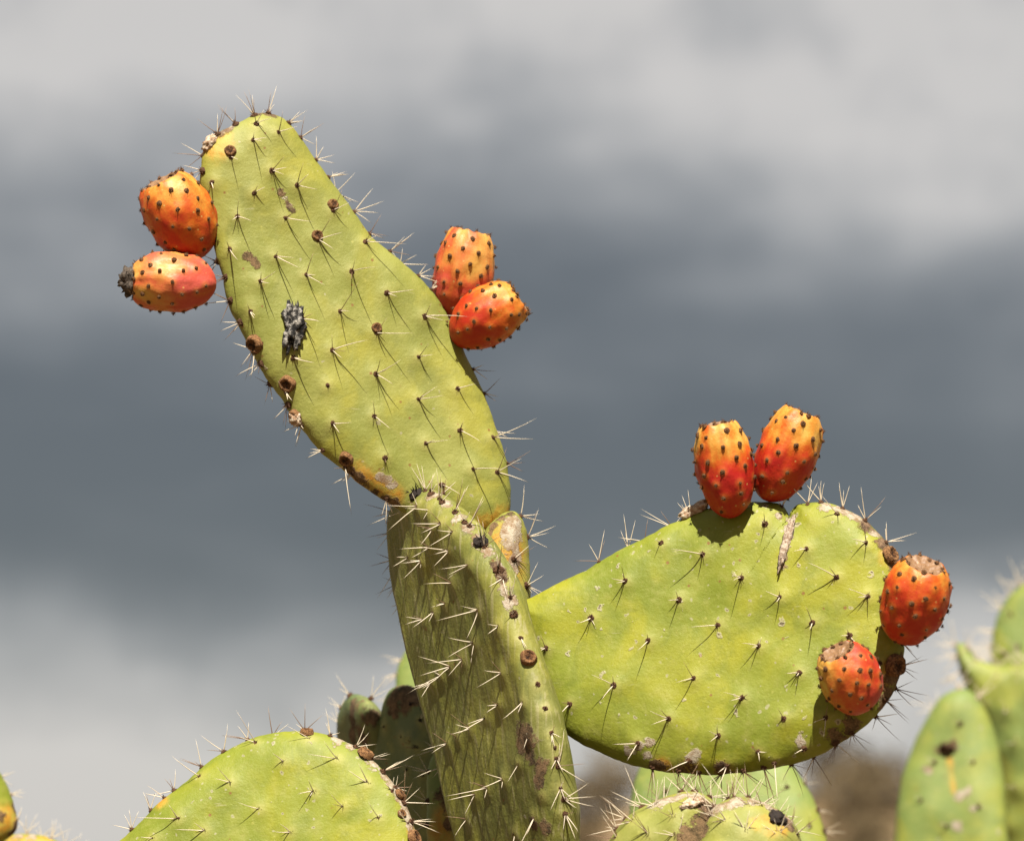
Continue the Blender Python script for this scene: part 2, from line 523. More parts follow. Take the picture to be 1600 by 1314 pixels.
class Pad:
    """a flattened, inflated cactus joint whose mid-plane passes through P0 with normal n"""

    def __init__(self, parent, P0, n, outline_uv, T, Rim, mat, name='pad', N=300, Mr=46, lump=0.0035,
                 bump_amp=0.0016, label=None, seed=0, basis=None):
        self.parent, self.P0, self.mat, self.name, self.label = parent, P0, mat, name, label
        self.n = n.normalized()
        self.e1, self.e2 = basis if basis else plane_basis(self.n)
        self.out = catmull(outline_uv, N)
        self.N, self.Mr, self.T, self.Rim, self.lump, self.bamp = N, Mr, T, Rim, lump, bump_amp
        self.c = self.out.mean(0)
        self.seed = seed
        self.bumps, self.marks, self.sites = [], [], []
        self.ridge, self.skew = 0.0, 0.0
        # outward in-plane normals of the outline
        tan = np.roll(self.out, -1, 0) - np.roll(self.out, 1, 0)
        nrm = np.stack([tan[:, 1], -tan[:, 0]], 1)
        nrm /= np.linalg.norm(nrm, axis=1)[:, None] + 1e-12
        if ((self.out - self.c) * nrm).sum() < 0:
            nrm = -nrm
        self.onrm = nrm
        # slightly uneven edge
        for i in range(N):
            q = self.out[i]
            self.out[i] = q + nrm[i] * (0.0011 * noise.noise(Vector((q[0] * 55, q[1] * 55, seed * 1.7)))
                                        + 0.0006 * noise.noise(Vector((q[0] * 170, q[1] * 170, seed * 2.3))))

    def dist(self, q):
        """distance of points q (k,2) inside the outline to it"""
        a = self.out
        b = np.roll(a, -1, 0)
        ab = b - a
        res = np.empty(len(q))
        for s in range(0, len(q), 2000):
            p = q[s:s + 2000][:, None, :]
            t = np.clip(((p - a) * ab).sum(2) / ((ab * ab).sum(1) + 1e-15), 0, 1)
            res[s:s + 2000] = np.sqrt((((a + ab * t[..., None]) - p) ** 2).sum(2).min(1))
        return res

    def h(self, d):
        x = np.clip(d / self.Rim, 0, 1)
        return self.T * np.sqrt(np.clip(1 - (1 - x) ** 2, 0, 1))

    def pt(self, uv, w):
        return self.P0 + self.e1 * float(uv[0]) + self.e2 * float(uv[1]) + self.n * float(w)

    def wobble(self, p):
        v = Vector((p.x * 11 + self.seed, p.y * 11, p.z * 11))
        v2 = Vector((p.x * 30 + self.seed, p.y * 30 + 5, p.z * 30))
        w = self.lump * (noise.noise(v) + 0.35 * noise.noise(v2))
        if self.ridge:
            q = p - self.P0
            x, y = q.dot(self.e1), q.dot(self.e2)
            x += 0.22 * y * self.skew
            w += self.ridge * (noise.noise(Vector((x * 75, y * 3.5, self.seed))) + 0.35 * noise.noise(Vector((x * 190, y * 5, 7))))
        return w

    def uv_of_ray(self, px, py, side=1):
        w = 0.0
        for _ in range(5):
            d = ray(px, py)
            P = self.P0 + self.n * w
            t = (P - CAM).dot(self.n) / d.dot(self.n)
            q = CAM + d * t - self.P0
            uv = np.array([q.dot(self.e1), q.dot(self.e2)])
            if not self.inside(uv):
                break
            w = side * float(self.h(self.dist(uv[None]))[0])
        return uv

    def inside(self, uv):
        a, b = self.out, np.roll(self.out, -1, 0)
        cond = (a[:, 1] > uv[1]) != (b[:, 1] > uv[1])
        xs = a[:, 0] + (uv[1] - a[:, 1]) * (b[:, 0] - a[:, 0]) / (b[:, 1] - a[:, 1] + 1e-15)
        return bool((cond & (uv[0] < xs)).sum() % 2)

    def site(self, px, py, side=1):
        """surface point and normal seen at a photo pixel (snapped to the rim when outside)"""
        uv = self.uv_of_ray(px, py, side)
        if not self.inside(uv):
            i = int(((self.out - uv) ** 2).sum(1).argmin())
            uv = self.out[i] - self.onrm[i] * self.Rim * 0.04
        return self.site_uv(uv, side)

    def site_uv(self, uv, side=1):
        d = float(self.dist(uv[None])[0])
        w = side * float(self.h(np.array([d]))[0])
        i = int(((self.out - uv) ** 2).sum(1).argmin())
        o = self.e1 * float(self.onrm[i][0]) + self.e2 * float(self.onrm[i][1])
        k = max(0.0, 1 - d / self.Rim)
        nn = (self.n * side * math.sqrt(max(0.0, 1 - k * k)) + o * k * (0.5 + 0.5 * k)).normalized()
        p = self.pt(uv, w)
        return p + self.n * side * self.wobble(p), nn, d

    def build(self):
        N, Mr = self.N, self.Mr
        ss = [math.sin(0.5 * math.pi * (k + 1) / Mr) ** 0.92 for k in range(Mr)]
        ss[-1] = 1.0
        uvs = [self.c[None]]
        for s in ss:
            uvs.append(self.c + (self.out - self.c) * s)
        uv = np.vstack(uvs)
        d = self.dist(uv)
        d[-N:] = 0
        hh = self.h(d)
        inner = 1 + N * (Mr - 1)                # vertices that exist on both sides
        verts = []
        for i in range(len(uv)):
            p = self.pt(uv[i], hh[i])
            verts.append(p + self.n * (self.wobble(p) if i < inner else self.wobble(p)))
        for i in range(inner):
            p = self.pt(uv[i], -hh[i])
            verts.append(p + self.n * self.wobble(p))
        V = np.array([tuple(v) for v in verts])
        nvec = np.array(tuple(self.n))
        sidev = np.ones(len(V))
        sidev[len(uv):] = -1
        for (bp, br, ba) in self.bumps:
            dd = ((V - np.array(tuple(bp))) ** 2).sum(1)
            g = ba * np.exp(-dd / (br * br))
            V += nvec[None] * (g * sidev)[:, None]
        faces = []

        def idx(side, ring, j):                 # ring 0..Mr-1
            j %= N
            if side == 0 or ring == Mr - 1:
                return 1 + ring * N + j
            return len(uv) + 1 + ring * N + j

        for j in range(N):
            faces.append((0, idx(0, 0, j), idx(0, 0, j + 1)))
            faces.append((len(uv), idx(1, 0, j + 1), idx(1, 0, j)))
        for r in range(Mr - 1):
            for j in range(N):
                faces.append((idx(0, r, j), idx(0, r + 1, j), idx(0, r + 1, j + 1), idx(0, r, j + 1)))
                faces.append((idx(1, r, j), idx(1, r, j + 1), idx(1, r + 1, j + 1), idx(1, r + 1, j)))
        # make faces point outward
        a, b_, c_ = V[faces[-2][0]], V[faces[-2][1]], V[faces[-2][2]]
        mid = N * 2 + N
        f = faces[mid - mid % 2]
        nn = np.cross(V[f[1]] - V[f[0]], V[f[2]] - V[f[0]])
        if nn @ nvec < 0:
            faces = [t[::-1] for t in faces]
        org = Vector(V.mean(0))
        me = mesh_from(self.name, V - np.array(tuple(org)), faces, self.mat)
        # wear marks, placed on the surface by photo pixel
        mk = np.zeros((len(V), 4))
        mk[:, 3] = 0
        for (bp, br, ba) in self.bumps:                 # paler skin round each areole
            dd = ((V - np.array(tuple(bp))) ** 2).sum(1)
            mk[:, 3] = np.maximum(mk[:, 3], np.exp(-dd / (0.0052 ** 2)))
        for (mp_, mr, ch) in self.marks:
            dd = np.sqrt(((V - np.array(tuple(mp_))) ** 2).sum(1))
            mk[:, ch] = np.maximum(mk[:, ch], np.exp(-(dd / (1.25 * mr)) ** 2))
        attr_c(me, 'marks', mk)
        self.obj = add(self.name, me, Matrix.Translation(org), self.parent, self.label)
        return self.obj

    def mark(self, ch, r_px, pts, side=1):
        ch = {'cork': 0, 'orange': 1, 'brown': 2}[ch]
        for (px, py) in pts:
            p, nn, d = self.site(px, py, side)
            self.marks.append((p, r_px * PX, ch))

    def bump(self, p, r=0.009, a=None):
        self.bumps.append((p, r, self.bamp if a is None else a))


PX = 3.0 * K                                   # metres per photo pixel at 3 m


def plane_basis(n):
    e1 = Vector((0, 0, 1)).cross(n)
    e1.normalize()
    if e1.x < 0:
        e1 = -e1
    e2 = e1.cross(n)
    if e2.z < 0:
        e2 = -e2
    return e1, e2.normalized()


def px_pad(parent, anchor, depth, n, outline_px, T, Rim, mat, **kw):
    n = Vector(n).normalized()
    P0 = at(anchor[0], anchor[1], depth)
    e1, e2 = plane_basis(n)
    uv = []
    for (px, py) in outline_px:
        d = ray(px, py)
        q = CAM + d * ((P0 - CAM).dot(n) / d.dot(n)) - P0
        uv.append((q.dot(e1), q.dot(e2)))
    p = Pad(parent, P0, n, uv, T, Rim, mat, basis=(e1, e2), **kw)
    p.px = outline_px
    return p


def oval_uv(w, h, top=0.9):
    o = []
    for i in range(22):
        t = 2 * math.pi * i / 22
        k = 1.0 + 0.16 * math.sin(t)
        o.append((w / 2 * math.cos(t) * k, h / 2 * math.sin(t)))
    return o


def stem(parent, x, y, ztop, w=0.26, tilt=0.0, seed=1):
    """the woody lower joints that carry the pads in view"""
    rnd = random.Random(seed)
    cnt = max(2, round(ztop / 0.42))
    hgt = ztop / cnt
    for i in range(cnt):
        ang = rnd.uniform(-0.5, 0.5)
        n = Vector((math.sin(ang) + tilt, -math.cos(ang), 0)).normalized()
        P0 = Vector((x + rnd.uniform(-.015, .015), y + rnd.uniform(-.015, .015), hgt * (i + 0.5)))
        p = Pad(parent, P0, n, oval_uv(w * rnd.uniform(.9, 1.1), hgt + 0.12), 0.045 - 0.006 * i, 0.07, M['stem'],
                N=90, Mr=16, seed=seed + i)
        p.build()


# ------------------------------------------------------------------ spines and areoles
def spine_geo(V, Fc, T, D, p, d, length, r, dark, bend):
    d = d.normalized()
    a = d.orthogonal().normalized()
    b = d.cross(a)
    base = len(V)
    for i, t in enumerate((0.0, 0.35, 0.7)):
        rr = r * (1, 0.78, 0.48)[i]
        c = p + d * (length * t) + bend * (t * t)
        for k in range(5):
            an = 2 * math.pi * k / 5
            V.append(c + a * (rr * math.cos(an)) + b * (rr * math.sin(an)))
            T.append(t)
            D.append(dark)
    V.append(p + d * length + bend)
    T.append(1.0)
    D.append(dark)
    for i in range(2):
        for k in range(5):
            k2 = (k + 1) % 5
            Fc.append((base + i * 5 + k, base + i * 5 + k2, base + i * 5 + 5 + k2, base + i * 5 + 5 + k))
    for k in range(5):
        Fc.append((base + 10 + k, base + 10 + (k + 1) % 5, base + 15))


def make_areole_meshes():
    out = []
    for v in range(4):
        rnd = random.Random(v + 40)
        V, Fc = [], []
        S = 9
        for i in range(4):
            ph = i / 3 * math.pi / 2
            for k in range(S):
                an = 2 * math.pi * k / S
                rr = math.cos(ph) * (1 + rnd.uniform(-.22, .22)) + 0.02
                V.append(Vector((rr * math.cos(an), rr * math.sin(an), 0.75 * math.sin(ph) * (1 + rnd.uniform(-.2, .2)) - 0.15)))
        for i in range(3):
            for k in range(S):
                Fc.append((i * S + k, i * S + (k + 1) % S, i * S + S + (k + 1) % S, i * S + S + k))
        # ragged bristles
        for k in range(7):
            an = rnd.uniform(0, 6.28)
            el = rnd.uniform(0.5, 1.4)
            dv = Vector((math.cos(an) * math.cos(el), math.sin(an) * math.cos(el), math.sin(el)))
            a = dv.orthogonal().normalized() * 0.16
            b = dv.cross(a)
            s = len(V)
            V += [dv * 0.4 + a, dv * 0.4 - a * 0.5 + b * 0.8, dv * 0.4 - a * 0.5 - b * 0.8, dv * rnd.uniform(1.25, 1.9)]
            Fc += [(s, s + 1, s + 3), (s + 1, s + 2, s + 3), (s + 2, s, s + 3)]
        out.append((V, Fc))
    return out


ARE = make_areole_meshes()
ARE_MESH = {}
for key in ('areole', 'black', 'tuft', 'felt'):
    ARE_MESH[key] = [mesh_from('tuft_' + key, V, Fc, M[key], False) for V, Fc in ARE]


def frame(p, n, s, spin=0.0, sz=None):
    q = n.to_track_quat('Z', 'Y').to_matrix().to_4x4()
    return Matrix.Translation(p) @ q @ Matrix.Rotation(spin, 4, 'Z') @ Matrix.Diagonal((s, s, sz if sz else s, 1))


rs = random.Random(5)


def cluster(pad, p, n, dirs, cushion=0.0022, key='areole', rim=False, thin=1.0, dark_all=False):
    """one areole with its felt cushion and its bunch of spines; dirs are (right, up, along-normal, dark) in photo pixels"""
    o = pad.obj
    me = ARE_MESH[key][rs.randrange(4)]
    add('areole', me, frame(p, n, cushion * rs.uniform(.85, 1.2), rs.uniform(0, 6)), o)
    if not dirs:
        return
    V, Fc, T, D = [], [], [], []
    for (dx, dy, dn, dk) in dirs:
        v = (R * dx + U * dy + n * dn) * PX
        L = v.length
        if L < 1e-6:
            continue
        if dark_all:
            dk = 1.0
        bend = Vector((rs.uniform(-1, 1), rs.uniform(-1, 1), rs.uniform(-1, 1))) * L * 0.10
        spine_geo(V, Fc, T, D, Vector(n) * 0.0006, v, L, (0.00040 if dk > 0.5 else 0.00047) * thin * rs.uniform(.85, 1.15), dk, bend)
    sm = mesh_from('spine_cluster', V, Fc, M['spine'])
    attr_f(sm, 't', T)
    attr_f(sm, 'dark', D)
    add('spine_cluster', sm, Matrix.Translation(p), o)


def jit(tpl, k=0.22, drop=0.0):
    out = []
    for (dx, dy, dn, dk) in tpl:
        if rs.random() < drop:
            continue
        s = rs.uniform(1 - 1.7 * k, 1 + 1.3 * k)
        L = math.sqrt(dx * dx + dy * dy + dn * dn)
        out.append((dx * s + rs.gauss(0, .2) * L * s, dy * s + rs.gauss(0, .2) * L * s, dn * s * rs.uniform(.7, 1.25), dk))
    if rs.random() < .45 and out:
        dx, dy, dn, dk = out[-1]
        out.append((rs.gauss(0, 9) + dx * .3, rs.gauss(0, 9), dn * .4, float(rs.random() < .5)))
    return out


def rim_dirs(n, count=4, ln=(26, 52), fwd=0.3, dark=0.3):
    """spines that fan out from the rim"""
    out = []
    ox, oy = n.dot(R), n.dot(U)
    a0 = math.atan2(oy, ox)
    for i in range(count):
        a = a0 + rs.uniform(-1.15, 1.15)
        L = rs.uniform(*ln) * rs.choice((.6, .85, 1, 1, 1.1))
        f = rs.uniform(-0.2, 0.6) * fwd
        out.append((math.cos(a) * L, math.sin(a) * L, L * f, 1.0 if rs.random() < dark else 0.0))
    return out


def rim_sites(pad, spacing_px, keep, jitter=0.3, back=0.25):
    """areoles spread along the visible outline"""
    res = []
    acc, nxt = 0.0, spacing_px * PX * 0.5
    for i in range(pad.N):
        acc += float(np.linalg.norm(pad.out[(i + 1) % pad.N] - pad.out[i]))
        if acc >= nxt:
            nxt = acc + spacing_px * PX * rs.uniform(1 - jitter, 1 + jitter)
            p = pad.pt(pad.out[i], 0)
            px, py = project(p)
            if keep(px, py):
                uv = pad.out[i] - pad.onrm[i] * pad.Rim * 0.03
                sd = -1 if rs.random() < back else 1
                res.append(pad.site_uv(uv, sd))
    return res


# ------------------------------------------------------------------ scars, husks and withered bits
def lathe(profile, seg, rnd, amp, zamp=0.0):
    V, Fc = [], []
    for i, (r, z) in enumerate(profile):
        for k in range(seg):
            a = 2 * math.pi * k / seg
            rr = r * (1 + rnd.uniform(-amp, amp))
            V.append(Vector((rr * math.cos(a), rr * math.sin(a), z + rnd.uniform(-zamp, zamp))))
    for i in range(len(profile) - 1):
        for k in range(seg):
            Fc.append((i * seg + k, i * seg + (k + 1) % seg, (i + 1) * seg + (k + 1) % seg, (i + 1) * seg + k))
    Fc.append(tuple((len(profile) - 1) * seg + k for k in range(seg)))
    return V, Fc


SCAR = []
for v in range(4):
    V, Fc = [], []
    S_, Q_ = 26, 12
    for i in range(Q_ + 1):
        x_ = 1.3 * (1 - i / Q_)
        for k in range(S_):
            a = 2 * math.pi * k / S_
            r = x_ * (1 + 0.16 * noise.noise(Vector((math.cos(a) * 1.6, math.sin(a) * 1.6, v * 7.1))))
            q = Vector((r * math.cos(a), r * math.sin(a), v * 3.3))
            ringh = math.exp(-((x_ - 0.92) / 0.26) ** 2)
            z = 0.18 + 0.42 * ringh - 1.3 * smooth(1.12, 1.3, x_) + 0.30 * noise.noise(q * 3.2) + 0.16 * noise.noise(q * 8)
            V.append(Vector((r * math.cos(a), r * math.sin(a), z)))
    for i in range(Q_):
        for k in range(S_):
            Fc.append((i * S_ + k, i * S_ + (k + 1) % S_, (i + 1) * S_ + (k + 1) % S_, (i + 1) * S_ + k))
    me_ = mesh_from('fruit_scar', V, Fc, M['scar'])
    attr_f(me_, 'pit', [smooth(0.85, 0.5, math.hypot(q.x, q.y)) for q in V])
    SCAR.append(me_)


def fruit_scar(pad, px, py, r_px, squash=0.55):
    p, n, d = pad.site(px, py)
    s = r_px * PX * 0.92
    return add('fruit_scar', SCAR[rs.randrange(4)], frame(p + n * 0.0024, n, s, rs.uniform(0, 6), s * squash), pad.obj)


def lump_mesh(name, mat, size, seed, amp=0.45, freq=2.2, seg=26, rings=18, spikes=0.0):
    V, Fc = [], []
    for i in range(rings + 1):
        ph = math.pi * i / rings
        for k in range(seg):
            a = 2 * math.pi * k / seg
            d = Vector((math.sin(ph) * math.cos(a), math.sin(ph) * math.sin(a), math.cos(ph)))
            q = d * freq + Vector((seed * 3.7, seed, 0))
            f = 1 + amp * noise.noise(q) + amp * 0.6 * noise.noise(q * 2.7) + amp * 0.4 * noise.noise(q * 6)
            V.append(Vector((d.x * size[0], d.y * size[1], d.z * size[2])) * f)
    for i in range(rings):
        for k in range(seg):
            Fc.append((i * seg + k, (i + 1) * seg + k, (i + 1) * seg + (k + 1) % seg, i * seg + (k + 1) % seg))
    return mesh_from(name, V, Fc, mat, True)


def lump(pad, name, px, py, size_px, ang, mat, seed, lift=0.3, amp=0.45, freq=2.2, label=None):
    """ragged lump: size (across, out of the surface, along), turned by ang in the picture plane"""
    p, n, d = pad.site(px, py)
    me = lump_mesh(name, mat, [s * PX for s in size_px], seed, amp, freq)
    along = (R * math.sin(ang) + U * math.cos(ang))
    along = (along - n * along.dot(n)).normalized()
    side = along.cross(n)
    m = Matrix((side, n, along)).transposed().to_4x4()
    return add(name, me, Matrix.Translation(p + n * (size_px[1] * PX * lift)) @ m, pad.obj, label)


# ------------------------------------------------------------------ the main cactus
main = thing('prickly_pear_cactus', (0.0, 3.06, 0.0),
             'tall prickly pear in sharp focus bearing eight orange-red fruits and one leaning pad', 'cactus')

# --- column pad, seen obliquely
column_px = [(618, 815), (622, 788), (638, 767), (662, 762), (694, 778), (732, 810), (768, 860), (798, 920), (820, 985),
             (846, 1060), (867, 1130), (881, 1200), (890, 1290), (886, 1400), (840, 1470), (790, 1480), (752, 1420), (732, 1330),
             (708, 1240), (682, 1140), (658, 1050), (637, 960), (623, 890)]
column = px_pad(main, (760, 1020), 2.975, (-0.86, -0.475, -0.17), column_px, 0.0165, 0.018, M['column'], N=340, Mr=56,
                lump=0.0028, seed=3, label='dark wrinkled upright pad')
column.ridge, column.skew = 0.0009, 1.0
col_sites = [(653, 791), (673, 797), (630, 798), (692, 818), (712, 831), (678, 827), (672, 855), (703, 860), (639, 870), (659, 876),
             (732, 882), (707, 911), (612, 891), (767, 905), (696, 943), (746, 953), (679, 955), (662, 967), (781, 978), (739, 1004),
             (722, 1030), (704, 1041), (690, 1055), (675, 1065), (783, 1051), (778, 1101), (756, 1122), (734, 1138), (715, 1151),
             (700, 1161), (695, 1199), (813, 1192), (789, 1216), (764, 1230), (744, 1240), (731, 1279), (806, 1302), (836, 1276),
             (853, 1242), (879, 1282), (860, 1191), (887, 1229), (820, 1095), (825, 1151), (849, 1064), (872, 1094), (857, 1135),
             (829, 986), (883, 1163)]
column.mark('cork', 13, [(655, 763), (672, 770), (690, 783), (706, 800), (722, 815), (740, 830), (757, 850), (766, 872), (776, 893), (786, 905), (797, 930)])
column.mark('brown', 17, [(815, 1140), (830, 1150), (845, 1158), (828, 1180), (845, 1195), (818, 1165), (843, 1218)])
column.mark('brown', 12, [(836, 1285), (850, 1290), (764, 868), (768, 884), (772, 896)])
cs = []
for q in col_sites:
    p, n, d = column.site(*q)
    column.bump(p, 0.008, 0.0018)
    cs.append((q, p, n, d))
column.build()
for q, p, n, d in cs:
    if q[0] > 800 and q[1] > 950:
        t = jit([(-14, -32, 14, 0), (4, -34, 18, 0), (22, -24, 14, 0)], 0.3, 0.35)
    else:
        t = jit(rs.sample([(-26, -8, 22, 0), (-18, -24, 16, 0), (-22, 6, 14, 0), (-8, -30, 14, 0), (-34, -14, 10, 0), (-12, 14, 12, 1)], 3), 0.3, 0.12)
    cluster(column, p, n, t)
for (p, n, d) in rim_sites(column, 34, lambda x, y: (x < 640 and y < 1000) or (y < 800 and x < 700), back=0.1):
    cluster(column, p, n, rim_dirs(n, 4, (24, 44), 0.4, 0.45))
for (p, n, d) in rim_sites(column, 46, lambda x, y: x > 690 and 760 < y < 960, back=0.1):
    cluster(column, p, n, [(rs.uniform(-10, 25), rs.uniform(10, 38), rs.uniform(5, 25), float(rs.random() < .4)) for _ in range(3)])
for (p, n, d) in rim_sites(column, 64, lambda x, y: x > 860 and 1150 < y < 1330, back=0.6):
    cluster(column, p, n, rim_dirs(n, 4, (30, 62), 0.3, 0.1))
for q in ((648, 772), (731, 843)):
    p, n, d = column.site(*q)
    cluster(column, p, n, rim_dirs(n, 2, (20, 36), 0.5, 0.5), 0.0068, 'black')
for q in ((801, 950), (664, 771), (682, 781), (696, 799), (709, 817)):
    p, n, d = column.site(*q)
    cluster(column, p, n, [(rs.uniform(-20, 25), rs.uniform(-5, 25), 15, 0.0) for _ in range(2)], 0.0034, 'areole')
fruit_scar(column, 813, 1023, 11)
p, n, d = column.site(766, 878)
cluster(column, p, n, rim_dirs(n, 2, (16, 30), 0.5, 0.5), 0.0055, 'areole')

# --- short joint behind the column that carries the leaning pad
joint_px = [(742, 880), (752, 840), (772, 812), (796, 799), (814, 812), (822, 840), (826, 880), (827, 930), (822, 990),
            (805, 1060), (770, 1090), (740, 1050), (735, 960)]
joint = px_pad(main, (790, 870), 3.045, (0.28, -0.95, 0.06), joint_px, 0.026, 0.034, M['pad'], N=220, Mr=36, seed=6,
               label='short scarred joint under the leaning pad')
joint.mark('cork', 17, [(800, 815), (806, 835), (800, 850), (806, 868), (796, 832), (803, 880)])
joint.mark('orange', 34, [(785, 845), (780, 870), (792, 890), (782, 895), (800, 860)])
joint.mark('brown', 9, [(770, 822), (782, 810), (796, 803), (762, 838)])
joint.build()
for q in ((812, 808), (823, 840), (803, 873), (822, 915)):
    p, n, d = joint.site(*q)
    cluster(joint, p, n, rim_dirs((n + R * 0.6).normalized(), 5, (26, 50), 0.3, 0.35), 0.003)

# --- leaning upper pad
upper_px = [(405, 178), (435, 183), (460, 206), (485, 240), (515, 281), (545, 322), (575, 364), (608, 394), (640, 420), (666, 446),
            (692, 482), (716, 530), (737, 576), (754, 612), (769, 655), (781, 692), (790, 730), (796, 770), (796, 800), (780, 826),
            (750, 842), (712, 842), (660, 820), (612, 790), (572, 764), (538, 735), (505, 710), (480, 680), (457, 650), (440, 622),
            (416, 590), (395, 552), (376, 515), (359, 480), (350, 440), (339, 402), (330, 370), (322, 330), (315, 290), (314, 262),
            (320, 235), (337, 212), (360, 199), (382, 188)]
upper = px_pad(main, (560, 500), 3.062, (0.30, -0.955, 0.06), upper_px, 0.0165, 0.036, M['pad'], N=420, Mr=64, seed=9,
               lump=0.0040, label='long leaning pad with four fruits')
up_sites = [(400, 197), (433, 209), (395, 221), (333, 285), (424, 268), (463, 291), (397, 302), (372, 338), (446, 341), (361, 389),
            (431, 401), (478, 430), (407, 440), (549, 425), (604, 459), (392, 487), (471, 500), (531, 487), (663, 495), (518, 548),
            (654, 558), (587, 585), (511, 603), (654, 624), (584, 651), (665, 693), (601, 716), (457, 560), (714, 608), (569, 380),
            (718, 673), (738, 734), (774, 739), (767, 685), (689, 758), (520, 662), (361, 246), (519, 330), (497, 375), (588, 521), (540, 728),
            (449, 612), (400, 550), (464, 664)]
us = []
for q in up_sites:
    p, n, d = upper.site(*q)
    upper.bump(p, 0.008, 0.0019)
    us.append((q, p, n, d))
upper.mark('orange', 20, [(600, 765), (585, 755), (612, 775), (570, 750), (745, 825), (765, 820), (785, 808), (725, 835), (555, 738)])
upper.mark('brown', 10, [(560, 745), (571, 757), (585, 769), (600, 780), (612, 788), (785, 815), (760, 835), (548, 736)])
upper.mark('cork', 10, [(603, 748), (610, 758), (596, 744)])
upper.mark('brown', 8, [(440, 303), (447, 316), (453, 327), (396, 405), (402, 412), (388, 399)])
upper.mark('cork', 8, [(445, 312), (452, 322), (342, 205), (352, 200), (365, 196)])
upper.mark('brown', 10, [(350, 203), (400, 180), (415, 178), (425, 180), (340, 212)])
upper.mark('orange', 18, [(338, 236), (348, 218)])
upper.build()
UT = [(2, 20, 22, 1), (22, -16, 36, 0), (24, 2, 30, 0)]
for q, p, n, d in us:
    key = 'areole'
    cluster(upper, p + n * 0.0014, n, jit(UT, 0.34, 0.2), 0.0024, key)
for (p, n, d) in rim_sites(upper, 34, lambda x, y: x < 480 and y < 720, back=0.15):
    cluster(upper, p, n, rim_dirs(n, rs.randrange(3, 5), (26, 50), 0.4, 0.45), 0.0032)
for (p, n, d) in rim_sites(upper, 34, lambda x, y: 480 < x and y < 470, back=0.25):
    cluster(upper, p, n, rim_dirs(n, 4, (28, 48), 0.3, 0.15))
for (p, n, d) in rim_sites(upper, 50, lambda x, y: (x > 735 and 570 < y < 760) or (480 < x < 620 and y > 700), back=0.25):
    cluster(upper, p, n, rim_dirs(n, 3, (24, 44), 0.3, 0.3))
for q, r in (((360, 237), 8.5), ((519, 321), 8), ((496, 368), 8), ((588, 513), 7.5), ((398, 538), 13), ((449, 600), 11.5),
             ((541, 717), 10.5), ((460, 652), 10)):
    fruit_scar(upper, q[0], q[1], r)
lump(upper, 'withered_bud', 457, 512, (15, 11, 33), math.radians(9), M['ash'], 6, 0.5, 0.75, 2.8, 'black and ash grey withered bud')
lump(upper, 'dry_husk', 319, 222, (8, 8, 15), math.radians(10), M['husk'], 8, 0.3, 0.5, 2.5, 'pale pinkish dry husk')
lump(upper, 'dry_husk', 457, 659, (11, 7, 11), 0, M['husk'], 5, 0.9, 0.5, 2.6, 'pale crumbling husk')

# --- broad right pad
right_px = [(806, 948), (838, 930), (872, 912), (914, 891), (960, 866), (1010, 840), (1060, 815), (1100, 796), (1140, 786),
            (1185, 785), (1218, 787), (1229, 799), (1236, 812), (1242, 798), (1250, 787), (1300, 788), (1340, 805), (1372, 832), (1396, 863),
            (1407, 905), (1411, 950), (1413, 1000), (1410, 1042), (1395, 1082), (1370, 1118), (1335, 1146), (1290, 1174),
            (1240, 1193), (1180, 1204), (1120, 1209), (1060, 1207), (1000, 1197), (950, 1181), (915, 1165), (886, 1148), (862, 1130),
            (842, 1085), (826, 1030), (812, 985)]
right = px_pad(main, (860, 1040), 2.955, (-0.24, -0.955, 0.12), right_px, 0.017, 0.036, M['pad_lime'], N=420, Mr=64, seed=14,
               lump=0.0050, label='broad pad held out sideways with four fruits')
r_sites = [(1034, 850), (1195, 820), (1099, 867), (1261, 859), (1308, 806), (1353, 850), (1159, 904), (1308, 903), (1061, 938),
           (1220, 935), (1356, 933), (1122, 977), (1270, 974), (1014, 1002), (1328, 994), (1186, 1010), (978, 909), (924, 966),
           (961, 1072), (1084, 1060), (1250, 1053), (1226, 1124), (1373, 1037), (1291, 1122), (1256, 1168), (1160, 1091),
           (1045, 1123), (1122, 1149), (997, 1160), (1185, 1173), (1077, 1186), (1135, 1194), (1210, 1190), (891, 1100), (854, 1012)]
rr = []
for q in r_sites:
    p, n, d = right.site(*q)
    right.bump(p, 0.008, 0.0018)
    rr.append((q, p, n, d))
right.mark('cork', 8, [(1232, 812), (1233, 826), (1231, 842), (1229, 858), (1226, 872), (1223, 885), (1218, 806)])
right.mark('cork', 14, [(1290, 793), (1312, 796), (1335, 806), (1350, 818), (1368, 834), (1385, 852)])
right.mark('brown', 15, [(1355, 822), (1380, 848), (1392, 862), (1395, 875)])
right.mark('orange', 16, [(1388, 872), (1395, 1040), (1385, 1060), (1035, 1195), (1080, 1200), (1130, 1203)])
right.mark('brown', 17, [(1402, 1035), (1398, 1060), (1390, 1080), (1380, 1095), (1405, 1045), (1030, 1199), (1075, 1203), (1130, 1202), (1310, 1150), (1330, 1135)])
right.mark('cork', 9, [(1000, 1165), (1010, 1178), (1015, 1160), (1080, 1184), (1250, 1158), (1254, 1148), (1130, 1196), (982, 1172), (1085, 1178)])
right.build()
RT = [(-26, 2, 22, 0), (-6, -14, 34, 0), (-5, 15, 16, 1)]
for q, p, n, d in rr:
    cluster(right, p + n * 0.0013, n, jit(RT, 0.32, 0.25), 0.0025)
for (p, n, d) in rim_sites(right, 36, lambda x, y: (900 < x < 1090 and y < 880) or (x > 1280 and y < 860), back=0.3):
    cluster(right, p, n, rim_dirs(n, 4, (26, 48), 0.3, 0.15))
for (p, n, d) in rim_sites(right, 34, lambda x, y: x > 1010 and y > 990, back=0.5):
    cluster(right, p, n, rim_dirs(n, 4, (28, 56), 0.25, 0.75), 0.0028)
